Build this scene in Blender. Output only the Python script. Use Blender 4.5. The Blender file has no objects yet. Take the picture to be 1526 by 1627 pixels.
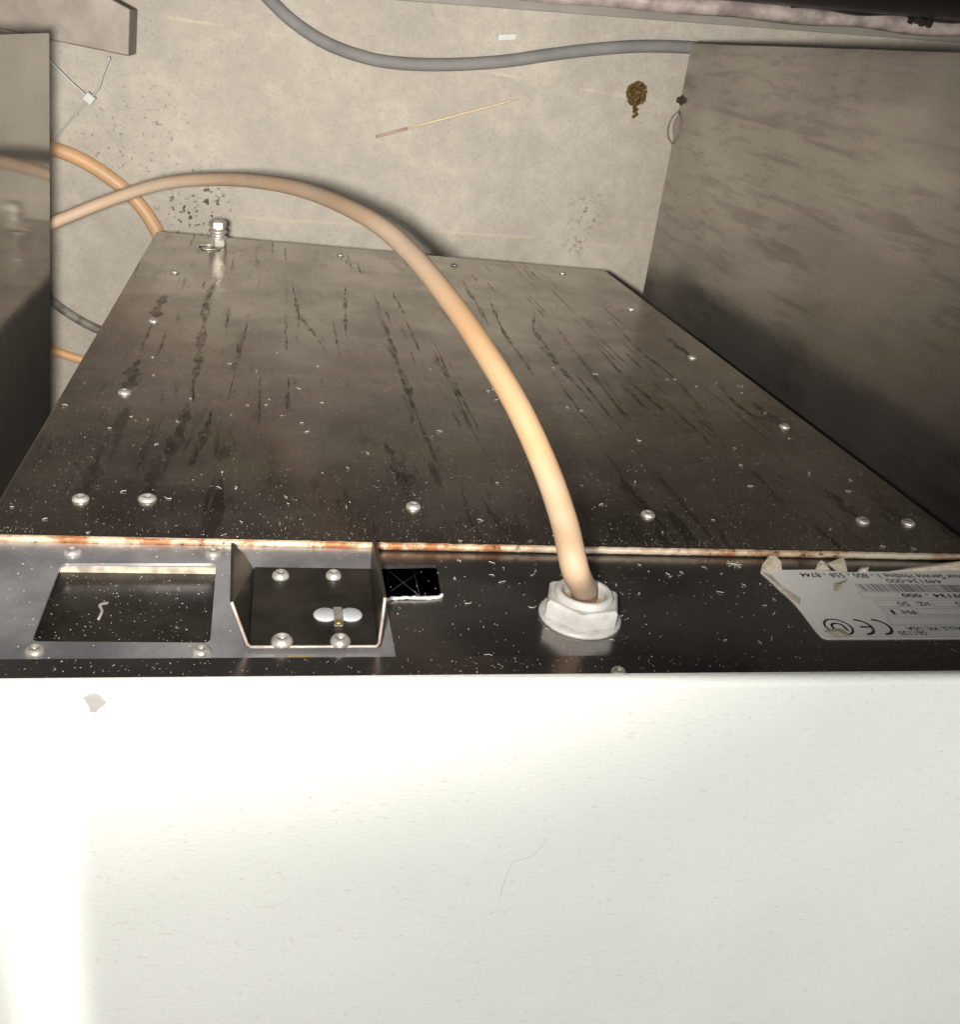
import bpy, bmesh, math, random
from mathutils import Vector, Matrix
from mathutils.geometry import tessellate_polygon
random.seed(7)
S = bpy.context.scene
COL = S.collection

# ------------------------------------------------------------------ camera
F = 1519.0; CX, CY = 763.0, 813.5
DX = Vector((.9752, .0271, .2199)); DY = Vector((-.1851, -.4457, .8759)); DN = Vector((.1217, -.8949, -.4296))
H = 1.35                                   # height of the lens above the floor; machine back lies in y = 0
EYE = Vector((0, .2, H))
cam = bpy.data.cameras.new('camera'); co = bpy.data.objects.new('camera', cam); COL.objects.link(co)
r = Vector((DX[0], DN[0], -DY[0])).normalized()
b = -Vector((DX[2], DN[2], -DY[2])); b = (b - r * b.dot(r)).normalized()
u = b.cross(r)
m = Matrix((r, u, b)).transposed().to_4x4(); m.translation = EYE
co.matrix_world = m
cam.sensor_fit = 'HORIZONTAL'; cam.sensor_width = 36; cam.lens = 36 * F / 1526
cam.clip_start = .01; cam.clip_end = 50
S.camera = co

# ------------------------------------------------------------------ light
W = bpy.data.worlds.new('World'); S.world = W; W.use_nodes = True
bg = W.node_tree.nodes['Background']; bg.inputs[0].default_value = (1, .93, .84, 1); bg.inputs[1].default_value = .18

def aim(o, target):
    o.rotation_euler = (Vector(target) - o.location).to_track_quat('-Z', 'Y').to_euler()

def spot(loc, target, power, size, radius, blend=1.0, col=(1, .93, .84), linear=False):
    l = bpy.data.lights.new('torch', 'SPOT'); l.energy = power; l.spot_size = math.radians(size); l.spot_blend = blend
    l.shadow_soft_size = radius; l.color = col
    if linear:
        l.use_nodes = True; nt = l.node_tree; em = nt.nodes['Emission']
        fo = nt.nodes.new('ShaderNodeLightFalloff'); fo.inputs[0].default_value = 1.0
        nt.links.new(fo.outputs['Linear'], em.inputs['Strength'])
    o = bpy.data.objects.new('torch', l); COL.objects.link(o); o.location = loc; aim(o, target); return o

def area(loc, target, power, sx, sy, spread=180, col=(1, .93, .84)):
    l = bpy.data.lights.new('added_lamp', 'AREA'); l.shape = 'RECTANGLE'; l.size = sx; l.size_y = sy; l.energy = power
    l.spread = math.radians(spread); l.color = col
    o = bpy.data.objects.new('added_lamp', l); COL.objects.link(o); o.location = loc; aim(o, target); return o

spot((-.015, .190, H - .03), (.0, .30, 0), 66, 114, .008, 1.0, col=(1, .945, .865), linear=True)         # phone torch beside the lens
area((.20, .20, H + .6), (.05, .05, .6), 8.0, .5, .3, col=(.99, .99, .95))  # soft fill above the gap, added to lift floor and cover
area((-.115, -.015, H - .09), (-.10, -.02, H - .3), .085, .05, .05, 170, col=(1, .97, .90))      # unseen light added for the glow on the left of the cover                
area((-.0745, -.11, H + .05), (-.0745, -.11, 0), .024, .0090, .36, 7, col=(1, .98, .92))      # narrow unseen light added to draw the streak down the cover's left
S.view_settings.view_transform = 'Standard'; S.view_settings.look = 'None'
S.view_settings.exposure = 0; S.view_settings.gamma = 1

# ------------------------------------------------------------------ pixel -> place on a real plane
def ray(px, py):
    c = Vector((px - CX, py - CY, F))
    return Vector((c.dot(DX), c.dot(DN), -c.dot(DY)))
def on_y(px, py, y=0.0):
    d = ray(px, py); return EYE + d * ((y - EYE.y) / d.y)
def on_z(px, py, z=0.0):
    d = ray(px, py); return EYE + d * ((z - EYE.z) / d.z)
def at(px, py, depth):
    return EYE + ray(px, py) * (depth / F)

# ------------------------------------------------------------------ materials
class N:
    def __init__(s, name):
        s.m = bpy.data.materials.new(name); s.m.use_nodes = True; s.nt = s.m.node_tree
        s.b = s.nt.nodes['Principled BSDF']; s.out = s.nt.nodes['Material Output']
        s.geo = s.nt.nodes.new('ShaderNodeNewGeometry')
        s.P = s.geo.outputs['Position']
    def new(s, t, **k):
        n = s.nt.nodes.new(t)
        for a, v in k.items(): setattr(n, a, v)
        return n
    def put(s, sock, v):
        if isinstance(v, bpy.types.NodeSocket): s.nt.links.new(v, sock)
        elif isinstance(v, (tuple, list)) and len(v) == 3 and sock.type == 'RGBA': sock.default_value = (*v, 1)
        else: sock.default_value = v
    def coords(s, scale=(1, 1, 1), loc=(0, 0, 0)):
        n = s.new('ShaderNodeMapping'); s.put(n.inputs[0], s.P); n.inputs['Scale'].default_value = scale
        n.inputs['Location'].default_value = loc; return n.outputs[0]
    def noise(s, scale, detail=4, rough=.55, vec=None, dist=0):
        n = s.new('ShaderNodeTexNoise'); s.put(n.inputs['Vector'], vec or s.P)
        n.inputs['Scale'].default_value = scale; n.inputs['Detail'].default_value = detail
        n.inputs['Roughness'].default_value = rough; n.inputs['Distortion'].default_value = dist
        return n.outputs['Fac']
    def ramp(s, fac, a, b, lo=0., hi=1.):
        n = s.new('ShaderNodeMapRange'); n.interpolation_type = 'SMOOTHSTEP'
        s.put(n.inputs['Value'], fac); n.inputs['From Min'].default_value = a; n.inputs['From Max'].default_value = b
        n.inputs['To Min'].default_value = lo; n.inputs['To Max'].default_value = hi; return n.outputs[0]
    def math(s, op, a, b=0.):
        n = s.new('ShaderNodeMath', operation=op); s.put(n.inputs[0], a); s.put(n.inputs[1], b); return n.outputs[0]
    def mix(s, f, a, b):
        n = s.new('ShaderNodeMix', data_type='RGBA'); s.put(n.inputs[0], f); s.put(n.inputs[6], a); s.put(n.inputs[7], b)
        return n.outputs[2]
    def specks(s, scale, size, keep, vec=None):           # small round flecks in some cells
        v = s.new('ShaderNodeTexVoronoi'); s.put(v.inputs['Vector'], vec or s.P); v.inputs['Scale'].default_value = scale
        d = s.ramp(v.outputs['Distance'], size * .6, size, 1, 0)
        sep = s.new('ShaderNodeSeparateColor'); s.put(sep.inputs[0], v.outputs['Color'])
        return s.math('MULTIPLY', d, s.math('GREATER_THAN', sep.outputs[0], 1 - keep))
    def blob(s, c, rad, soft=.5):
        n = s.new('ShaderNodeVectorMath', operation='DISTANCE'); s.put(n.inputs[0], s.P); n.inputs[1].default_value = c
        return s.ramp(n.outputs['Value'], rad * soft, rad, 1, 0)
    def bump(s, h, dist, strength=1):
        n = s.new('ShaderNodeBump'); s.put(n.inputs['Height'], h); n.inputs['Distance'].default_value = dist
        n.inputs['Strength'].default_value = strength; s.nt.links.new(n.outputs[0], s.b.inputs['Normal'])
    def set(s, **k):
        for a, v in k.items(): s.put(s.b.inputs[a.replace('_', ' ')], v)
        return s.m

def steel_main():                                          # big grimy stainless back panel
    n = N('stained_stainless')
    v1 = n.coords((1, 1, .09)); v2 = n.coords((1, 1, .12), (3, 0, 1))
    wob = n.noise(14, 3)
    s1 = n.noise(110, 5, .6, v1, .6); s2 = n.noise(230, 4, .6, v2, .8)
    gate = n.ramp(n.noise(9, 3), .42, .62)
    st = n.math('MULTIPLY', n.ramp(s1, .56, .63), gate)
    st2 = n.math('MULTIPLY', n.ramp(s2, .58, .66), n.ramp(n.noise(16, 3), .45, .6))
    streak = n.math('MINIMUM', n.math('ADD', st, n.math('MULTIPLY', st2, .7)), 1.)
    cloud = n.ramp(wob, .35, .7)
    base = n.mix(cloud, (.33, .295, .255), (.47, .43, .38))
    base = n.mix(n.math('MULTIPLY', streak, .62), base, (.085, .065, .048))
    grain = n.noise(900, 2)
    base = n.mix(n.math('MULTIPLY', n.specks(420, .16, .16), .4), base, (.75, .72, .66))
    sp = n.specks(900, .2, .1)
    dust = n.math('MULTIPLY', n.ramp(n.noise(30, 5, .7), .42, .75), .06)
    base = n.mix(dust, base, (.45, .40, .34))
    rough = n.ramp(n.noise(20, 5), .3, .7, .20, .31)
    n.bump(n.math('ADD', n.math('MULTIPLY', grain, .3), n.math('MULTIPLY', wob, 3.)), .00025, .5)
    met = n.math('SUBTRACT', .97, n.math('MULTIPLY', sp, .35))
    return n.set(Base_Color=base, Roughness=rough, Metallic=met)

def steel(name, c1, c2, r0, r1, sc=10, stretch=(1, 1, 1), metal=.95, speck=.4, bump=.3):
    n = N(name)
    f = n.ramp(n.noise(sc, 5, .6, n.coords(stretch)), .3, .7)
    base = n.mix(f, c1, c2)
    base = n.mix(n.math('MULTIPLY', n.specks(500, .15, .12), speck), base, (.8, .77, .7))
    n.bump(n.noise(sc * 1.7, 3), .0006, bump)
    return n.set(Base_Color=base, Roughness=n.ramp(n.noise(sc * 2.3, 4, .6, n.coords(stretch)), .3, .7, r0, r1), Metallic=metal)

def wall_steel():                                          # neighbouring cabinet with long dark smears
    n = N('smeared_stainless')
    f = n.ramp(n.noise(75, 6, .6, n.coords((1, 1, .10)), .3), .50, .64)
    f2 = n.ramp(n.noise(150, 5, .65, n.coords((1, 1, .22)), .3), .52, .64)
    f = n.math('MULTIPLY', n.math('MAXIMUM', f, n.math('MULTIPLY', f2, .7)), n.ramp(n.noise(8, 3), .36, .58))
    g = n.ramp(n.noise(5, 3), .3, .7)
    base = n.mix(g, (.34, .315, .285), (.44, .415, .375))
    base = n.mix(n.math('MULTIPLY', f, .42), base, (.13, .11, .095))
    fine = n.ramp(n.noise(500, 3, .6, n.coords((1, .12, 1))), .62, .74)
    base = n.mix(n.math('MULTIPLY', fine, .12), base, (.7, .66, .6))
    n.bump(n.noise(7, 3), .002, .3)
    return n.set(Base_Color=base, Roughness=n.ramp(n.noise(26, 4, .6, n.coords((1, 1, .3))), .3, .7, .20, .33), Metallic=.9)

def rust_edge():
    n = N('rusty_sheet_edge')
    f = n.noise(60, 6, .75, n.coords((1, 1, 2)))
    k = n.ramp(n.noise(11, 3), .36, .56)
    base = n.mix(n.ramp(f, .42, .60), (.46, .36, .25), (.24, .09, .03))
    base = n.mix(k, (.48, .42, .34), base)
    base = n.mix(n.math('MULTIPLY', n.ramp(n.noise(170, 5, .7), .56, .66), n.ramp(k, .1, .8)), base, (.07, .02, .012))
    n.bump(f, .0012, .8)
    return n.set(Base_Color=base, Roughness=.55, Metallic=.35)

def concrete():
    n = N('concrete')
    a = n.ramp(n.noise(7, 5, .6), .3, .7); bb = n.ramp(n.noise(45, 6, .7), .35, .7); c = n.noise(260, 5, .7)
    base = n.mix(a, (.355, .325, .28), (.45, .415, .355))
    base = n.mix(n.math('MULTIPLY', bb, .38), base, (.27, .245, .215))
    base = n.mix(n.ramp(c, .54, .68, 0, .42), base, (.17, .15, .13))
    base = n.mix(n.math('MULTIPLY', n.specks(120, .13, .10), .6), base, (.14, .12, .10))
    base = n.mix(n.math('MULTIPLY', n.specks(90, .08, .06, n.coords(loc=(5, 3, 1))), .7), base, (.7, .67, .6))
    for (px, py, rad, k, thr) in [(318, 325, .065, .95, .565), (292, 345, .05, .8, .57), (200, 225, .10, .45, .60), (935, 335, .04, .6, .56), (918, 385, .03, .5, .55), (250, 165, .13, .25, .60)]:
        m_ = n.blob(on_z(px, py), rad, .15)
        mold = n.math('MULTIPLY', n.math('MULTIPLY', n.ramp(n.noise(135, 4, .6), thr, thr + .05), m_), k)
        base = n.mix(mold, base, (.045, .035, .03))
    for a_, b_, k_ in [((230, 22), (1070, 166), .55), ((410, 345), (640, 362), .35)]:
        A_, B_ = on_z(*a_), on_z(*b_); d_ = (B_ - A_).normalized()
        v_ = n.new('ShaderNodeVectorMath', operation='SUBTRACT'); n.put(v_.inputs[0], n.P); v_.inputs[1].default_value = A_
        w_ = n.new('ShaderNodeVectorMath', operation='DOT_PRODUCT'); n.put(w_.inputs[0], v_.outputs[0]); w_.inputs[1].default_value = (-d_.y, d_.x, 0)
        off = n.math('ABSOLUTE', n.math('ADD', w_.outputs['Value'], n.math('MULTIPLY', n.math('SUBTRACT', n.noise(3, 2), .5), .02)))
        base = n.mix(n.math('MULTIPLY', n.ramp(off, .0005, .0028, 1, 0), n.ramp(n.noise(12, 3), .4, .6, 0, k_)), base, (.56, .47, .34))
    n.bump(n.math('ADD', c, n.math('MULTIPLY', bb, 1.)), .0012, .6)
    return n.set(Base_Color=base, Roughness=.72)

def stipple():
    n = N('stippled_enamel')
    h = n.noise(420, 3, .55, n.coords((1, 1.6, 1)))
    base = n.mix(n.ramp(n.noise(6, 4), .3, .7), (.70, .71, .68), (.76, .765, .735))
    base = n.mix(n.ramp(n.noise(300, 4, .6, n.coords((1, 1.8, 1))), .60, .72, 0, .30), base, (.43, .40, .36))
    base = n.mix(n.math('MULTIPLY', n.specks(210, .10, .10), .45), base, (.32, .29, .26))
    base = n.mix(n.math('MULTIPLY', n.specks(260, .08, .07, n.coords(loc=(2, 7, 0))), .8), base, (.9, .9, .88))
    n.bump(h, .0006, .45)
    return n.set(Base_Color=base, Roughness=.5)

def rubber(name, c1, c2, sc=60, r0=.45, dirt=.5, k=1.):
    n = N(name)
    base = n.mix(n.ramp(n.noise(sc * .35, 4), .35, .65), c1, c2)
    base = n.mix(n.math('MULTIPLY', n.ramp(n.noise(sc * 6, 5, .7), .55, .72), dirt), base, tuple(x * .4 for x in c2))
    if name == 'beige_cord':                               # grey grime rubbed on the far half, blotchy tan near the gland
        sx = n.new('ShaderNodeSeparateXYZ'); n.put(sx.inputs[0], n.P)
        far = n.ramp(n.math('ADD', sx.outputs[2], n.math('MULTIPLY', n.noise(22, 4), .10)), 1.06, .90)
        base = n.mix(n.math('MULTIPLY', far, .45), base, (.40, .335, .28))
        base = n.mix(n.math('MULTIPLY', n.ramp(n.noise(26, 3, .6, n.coords((1, 1, .5))), .52, .66), .5), base, (.44, .33, .235))
        base = n.mix(n.math('MULTIPLY', n.specks(260, .12, .12), .6), base, (.14, .09, .05))
    n.bump(n.noise(sc * 5, 3), .0004, .35)
    return n.set(Base_Color=base, Roughness=r0)

def plain(name, c, rough=.5, metal=0., var=.25, sc=90, bump=.0003):
    n = N(name)
    base = n.mix(n.ramp(n.noise(sc, 5), .3, .7), c, tuple(x * (1 - var) for x in c))
    n.bump(n.noise(sc * 3, 3), bump, .4)
    return n.set(Base_Color=base, Roughness=rough, Metallic=metal)

def drip_shade_mat():
    n = N('dried_drip_and_shade')
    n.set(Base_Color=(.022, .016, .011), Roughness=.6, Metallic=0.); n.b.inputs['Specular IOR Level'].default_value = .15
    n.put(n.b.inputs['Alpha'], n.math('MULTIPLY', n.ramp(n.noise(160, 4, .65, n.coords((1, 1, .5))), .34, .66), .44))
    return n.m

M = dict(
    drip_shade=drip_shade_mat(),
    main=steel_main(),
    edge=rust_edge(),
    strip=steel('dusty_dark_stainless', (.20, .19, .185), (.31, .30, .29), .20, .34, 12, (.5, 1, 1), .93, .7),
    cover=steel('cover_plate_steel', (.27, .275, .30), (.58, .58, .61), .24, .42, 22, (1, 1, 1), .68, .6),
    side=wall_steel(),
    mirror=steel('polished_stainless', (.34, .31, .275), (.42, .39, .345), .06, .11, 12, (1, 1, 1), .88, .1, .10),
    beam=plain('beam_steel', (.21, .18, .15), .5, .25, .35, 30),
    dark=plain('grimy_steel', (.060, .052, .044), .38, .6, .5, 60),
    bright=plain('screw_steel', (.58, .55, .51), .36, .6, .45, 300),
    shell=plain('cabinet_sheet', (.10, .095, .09), .5, .6),
    black=plain('black_void', (.006, .006, .006), .8),
    blackface=plain('black_enamel', (.009, .008, .008), .45),
    floor=concrete(), white=stipple(),
    cord=rubber('beige_cord', (.41, .245, .118), (.37, .265, .18), 40, .62, .25),
    orange=rubber('orange_cable', (.60, .35, .17), (.50, .31, .17), 40, .5, .3),
    grey=rubber('grey_cable', (.21, .205, .20), (.17, .168, .168), 60, .85, .4),
    hose=rubber('mottled_hose', (.20, .19, .16), (.09, .08, .07), 200, .6, .8),
    nylon=plain('dusty_nylon', (.46, .45, .43), .48, 0, .22, 160, .00025),
    nickel=plain('nickel_brass', (.52, .49, .43), .34, .6, .3, 500),
    tie=plain('clear_nylon', (.50, .52, .50), .3, 0, .1),
    paper=plain('label_paper', (.80, .795, .775), .5, 0, .05, 40, .0001),
    torn=plain('torn_label_paper', (.60, .53, .42), .8, 0, .3, 300, .0008),
    ink=plain('label_ink', (.02, .02, .03), .5, 0, 0),
    rawedge=plain('raw_sheet_edge', (.44, .36, .31), .45, .3, .4, 120),
    cream=plain('dusty_cut_edge', (.52, .46, .36), .6, .1, .55, 160),
    crack=plain('fine_crack', (.50, .50, .47), .6, 0, .1),
    line=plain('label_line', (.25, .27, .26), .5, 0, 0),
    barink=plain('barcode_ink', (.16, .14, .20), .5, 0, 0),
    wood=plain('pale_wood', (.62, .50, .33), .6, 0, .2, 300),
    woodend=plain('stained_wood', (.44, .31, .26), .6, 0, .2, 300),
    clump=plain('brown_residue', (.16, .095, .018), .55, 0, .75, 200, .002),
    pink=plain('primed_steel_lip', (.62, .52, .49), .34, .35, .5, 45, .001),
    bandgrey=plain('flat_grey', (.25, .235, .205), .6, 0, .15, 20),
    stain=plain('grey_paint_mark', (.33, .315, .30), .6, 0, .15, 120),
    milk=plain('milky_plastic', (.40, .42, .44), .35, 0, .15, 200),
    brass=plain('old_brass', (.45, .30, .10), .35, .7, .4, 500),
    lint=plain('pale_lint', (.60, .58, .54), .8, 0, .2),
    yellow=plain('yellow_smear', (.30, .23, .10), .6, 0, .3, 300),
)

# ------------------------------------------------------------------ mesh helpers
def tag(o, label=None, cat=None, group=None, kind=None):
    for k, v in (('label', label), ('category', cat), ('group', group), ('kind', kind)):
        if v: o[k] = v
    return o
def link(name, me, mat, parent=None, smooth=False):
    for mm in (mat if isinstance(mat, (list, tuple)) else [mat]): me.materials.append(M[mm])
    if smooth:
        for p in me.polygons: p.use_smooth = True
    o = bpy.data.objects.new(name, me); COL.objects.link(o)
    if parent: o.parent = parent
    return o
def empty(name, loc, **k):
    o = bpy.data.objects.new(name, None); COL.objects.link(o); o.location = loc; o.empty_display_size = .02
    tag(o, **k); return o
def place(o, root):                                        # meshes are written in world metres: keep them there
    o.parent = root; o.matrix_parent_inverse = Matrix.Translation(-root.location); return o
def done(name, bm, mat, root=None, smooth=False, bevel=0, seg=2):
    if bevel:
        bm.normal_update(); bmesh.ops.bevel(bm, geom=[e for e in bm.edges if len(e.link_faces) == 2 and e.calc_face_angle(0) > .2], offset=bevel, segments=seg, affect='EDGES', profile=.5, clamp_overlap=True)
    bmesh.ops.recalc_face_normals(bm, faces=bm.faces[:])
    me = bpy.data.meshes.new(name); bm.to_mesh(me); bm.free()
    o = link(name, me, mat, None, smooth)
    if root: place(o, root)
    return o
def box(bm, a, b_):
    (x0, y0, z0), (x1, y1, z1) = a, b_
    v = [bm.verts.new(p) for p in [(x0, y0, z0), (x1, y0, z0), (x1, y1, z0), (x0, y1, z0), (x0, y0, z1), (x1, y0, z1), (x1, y1, z1), (x0, y1, z1)]]
    for f in [(0, 3, 2, 1), (4, 5, 6, 7), (0, 1, 5, 4), (1, 2, 6, 5), (2, 3, 7, 6), (3, 0, 4, 7)]: bm.faces.new([v[i] for i in f])
def frame_at(o, d):
    d = Vector(d).normalized(); t = Vector((0, 0, 1)) if abs(d.z) < .9 else Vector((1, 0, 0))
    a = d.cross(t).normalized(); return a, d.cross(a).normalized()
def lathe(bm, base, prof, seg=24, axis=(0, 1, 0), rot=0, close=True):
    ax = Vector(axis).normalized(); a, c = frame_at(base, ax); base = Vector(base); rings = []
    for (rr, h) in prof:
        if rr < 1e-6: rings.append([bm.verts.new(base + ax * h)]); continue
        rings.append([bm.verts.new(base + ax * h + (a * math.cos(t) + c * math.sin(t)) * rr) for t in [rot + 2 * math.pi * i / seg for i in range(seg)]])
    for p, q in zip(rings, rings[1:]):
        for i in range(seg):
            j = (i + 1) % seg
            if len(p) == 1 and len(q) == 1: continue
            if len(p) == 1: bm.faces.new([p[0], q[i], q[j]])
            elif len(q) == 1: bm.faces.new([p[i], p[j], q[0]])
            else: bm.faces.new([p[i], p[j], q[j], q[i]])
    if close:
        for rg in (rings[0], rings[-1]):
            if len(rg) > 2: bm.faces.new(rg)
def catmull(pts, n=14):
    pts = [Vector(p) for p in pts]; P = [2 * pts[0] - pts[1]] + pts + [2 * pts[-1] - pts[-2]]; out = []
    for i in range(1, len(P) - 2):
        p0, p1, p2, p3 = P[i - 1:i + 3]
        for k in range(n):
            t = k / n
            out.append(.5 * ((2 * p1) + (p2 - p0) * t + (2 * p0 - 5 * p1 + 4 * p2 - p3) * t * t + (3 * p1 - p0 - 3 * p2 + p3) * t ** 3))
    return out + [pts[-1]]
def tube(bm, pts, rad, seg=12):
    pts = [Vector(p) for p in pts]; n = len(pts); rings = []
    t0 = (pts[1] - pts[0]).normalized(); a, _ = frame_at(None, t0)
    for i, p in enumerate(pts):
        t = (pts[min(i + 1, n - 1)] - pts[max(i - 1, 0)]).normalized()
        a = (a - t * a.dot(t)).normalized(); c = t.cross(a)
        rr = rad(i / (n - 1)) if callable(rad) else rad
        rings.append([bm.verts.new(p + (a * math.cos(2 * math.pi * k / seg) + c * math.sin(2 * math.pi * k / seg)) * rr) for k in range(seg)])
    for p, q in zip(rings, rings[1:]):
        for i in range(seg):
            j = (i + 1) % seg; bm.faces.new([p[i], p[j], q[j], q[i]])
    bm.faces.new(rings[0]); bm.faces.new(rings[-1])
def prism_y(bm, xz, holes, y0, y1):                         # plate in the x-z plane with holes, from y0 to y1
    loops = [xz] + holes
    fl = [Vector((p[0], p[1], 0)) for l in loops for p in l]
    tris = tessellate_polygon([[Vector((p[0], p[1], 0)) for p in l] for l in loops])
    A = [bm.verts.new((p.x, y0, p.y)) for p in fl]; B = [bm.verts.new((p.x, y1, p.y)) for p in fl]
    for t in tris:
        bm.faces.new([A[i] for i in t]); bm.faces.new([B[i] for i in reversed(t)])
    k = 0
    for l in loops:
        n = len(l)
        for i in range(n):
            j = (i + 1) % n; bm.faces.new([A[k + i], A[k + j], B[k + j], B[k + i]])
        k += n
def xz(px, py, y=0.0): p = on_y(px, py, y); return (p.x, p.z)
def rounded(pts, rad, seg=5):
    out = []; n = len(pts); P = [Vector(p) for p in pts]
    for i in range(n):
        p, a, c = P[i], P[i - 1], P[(i + 1) % n]
        d1 = (a - p).normalized() * rad; d2 = (c - p).normalized() * rad
        for k in range(seg + 1):
            t = k / seg; q = (1 - t) ** 2 * (p + d1) + 2 * t * (1 - t) * p + t * t * (p + d2); out.append(tuple(q))
    return out

# ------------------------------------------------------------------ setting
bm = bmesh.new(); bmesh.ops.create_grid(bm, x_segments=4, y_segments=4, size=1.6)
bmesh.ops.translate(bm, verts=bm.verts[:], vec=(0, .1, 0))
tag(done('floor', bm, 'floor'), kind='structure')

YL = -.0035                                                 # face of the recessed label strip
Z_SEAM = on_y(763, 866, 0).z; Z_FAR = on_y(600, 399, 0).z
XL, XR = -.1125, .3612
Z_TOP = on_y(763, 1088, YL).z - .0
ZW = H - .262

# ------------------------------------------------------------------ the machine seen from behind
cab = empty('appliance_cabinet', ((XL + XR) / 2, -.15, .0), label='grimy stainless machine seen down its back, riveted panel and label strip facing the gap', cat='appliance')
bm = bmesh.new(); box(bm, (XL + .004, -.42, Z_FAR), (XR - .004, -.020, ZW - .008)); done('body_shell', bm, 'black', cab)
for sx in (XL + .04, XR - .04):
    for sy in (-.14, -.38):
        bm = bmesh.new(); lathe(bm, (sx, sy, 0), [(.022, 0), (.022, .01), (.014, .02), (.014, Z_FAR - .001)], 16, (0, 0, 1)); done('foot', bm, 'bright', cab, True)

# main panel: slightly folded sheet with side returns
bm = bmesh.new()
prism_y(bm, [(XL, Z_FAR), (XR, Z_FAR), (XR, Z_SEAM), (XL, Z_SEAM)], [], -.0032, 0)
o_panel = done('back_panel', bm, 'main', cab, bevel=.0006)
for x0, x1 in ((XL, XL + .002), (XR - .002, XR)):
    bm = bmesh.new(); box(bm, (x0, -.42, Z_FAR), (x1, -.0036, Z_SEAM - .001)); done('side_panel', bm, 'shell', cab)
# the lit, rusty cut edge of the sheet
bm = bmesh.new()
nseg = 240; rows = []
for i in range(nseg + 1):
    x = XL - .001 + (XR - XL + .002) * i / nseg
    j = random.uniform(-.00018, .00018)
    rows.append([bm.verts.new((x, yy + (j if yy > -.003 else 0), Z_SEAM + dz + (abs(j) if dz else 0))) for yy, dz in ((-.0028, 0), (-.0028, .0008), (-.0020, .0012), (-.0008, .0012), (.0001, .0006), (.0003, -.0004))])
for p, q in zip(rows, rows[1:]):
    for k in range(5): bm.faces.new([p[k], q[k], q[k + 1], p[k + 1]])
done('sheet_edge', bm, 'edge', cab, True)

# dried drips and dirt running down the panel; rivets' shadow halos drawn as ribbons too
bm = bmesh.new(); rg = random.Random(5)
def drip_shade(pts, w, soft=1.):
    P = catmull([on_y(a, c, 0) for a, c in pts], 16); L = []; R_ = []; n = len(P); p1, p2, p3 = rg.uniform(0, 6), rg.uniform(0, 6), rg.uniform(.35, .6)
    for i, p in enumerate(P):
        t = P[min(i + 1, n - 1)] - P[max(i - 1, 0)]; q = Vector((t.z, 0, -t.x)).normalized()
        k = w * (.7 + .3 * math.sin(i * p3 + p1) + .15 * math.sin(i * p3 * 2.7 + p2)) * min(1, 3 * i / n + .15, 3 * (n - 1 - i) / n + .15) / 2
        j = q * .12 * math.sin(i * p3 * .5 + p2) * min(w, .006)
        L.append(bm.verts.new((p.x + (q * k + j).x, .00012, p.z + (q * k + j).z))); R_.append(bm.verts.new((p.x - (q * k - j).x, .00012, p.z - (q * k - j).z)))
    for i in range(n - 1): bm.faces.new([L[i], R_[i], R_[i + 1], L[i + 1]])
for w, pp in [(.007, [(345, 433), (338, 455), (325, 500), (318, 560), (312, 590), (305, 640)]), (.004, [(466, 452), (472, 490), (490, 520), (520, 556)]),
    (.004, [(550, 455), (548, 490), (552, 540)]), (.006, [(600, 495), (615, 530), (630, 570), (650, 630), (658, 680)]), (.003, [(690, 545), (715, 600), (735, 650), (770, 720)]),
    (.004, [(775, 470), (790, 505), (815, 550), (850, 595)]), (.005, [(850, 495), (848, 520), (870, 555), (905, 600), (950, 650)]), (.004, [(885, 520), (930, 580), (990, 655), (1010, 670)]),
    (.004, [(930, 530), (985, 590), (1040, 640), (1095, 690)]), (.004, [(965, 500), (1010, 550), (1080, 610), (1140, 690)]), (.006, [(614, 705), (626, 735), (637, 775)]),
    (.003, [(1195, 745), (1245, 800)]), (.005, [(1130, 600), (1180, 650), (1240, 675), (1300, 710)]), (.009, [(300, 640), (282, 690), (262, 750)]), (.007, [(335, 650), (322, 700), (300, 740)]),
    (.003, [(380, 540), (372, 590)]), (.003, [(395, 510), (360, 640)]), (.003, [(460, 600), (455, 660)]), (.005, [(735, 445), (755, 480), (780, 520)]), (.003, [(640, 600), (670, 680), (700, 740)])]:
    drip_shade(pp, w)
for px, py in [(244, 511), (198, 625), (128, 794), (234, 794), (657, 806), (1030, 819), (1371, 829), (1443, 832), (1247, 679), (1100, 569)]:  # dark halo behind each rivet: its shadow and dirt, painted as a ribbon
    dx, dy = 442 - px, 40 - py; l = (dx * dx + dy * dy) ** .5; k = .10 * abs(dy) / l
    drip_shade([(px, py), (px + dx * k * .5, py + dy * k * .5), (px + dx * k, py + dy * k)], .010)
for i in range(60):
    x = rg.uniform(XL + .02, XR - .02); z = rg.uniform(Z_FAR + .05, Z_SEAM - .12); l = rg.uniform(.02, .10)
    n0 = len(bm.verts); P = [Vector((x + rg.uniform(-.0005, .0005), 0, z - l * k / 8)) for k in range(9)]; L = []; R_ = []
    for j, p in enumerate(P):
        k = rg.uniform(.0006, .0011) * min(1, j / 2 + .2, (8 - j) / 2 + .2)
        L.append(bm.verts.new((p.x - k, .00011, p.z))); R_.append(bm.verts.new((p.x + k, .00011, p.z)))
    for j in range(8): bm.faces.new([L[j], R_[j], R_[j + 1], L[j + 1]])
done('drip_stain_and_shade', bm, 'drip_shade', o_panel)

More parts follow.
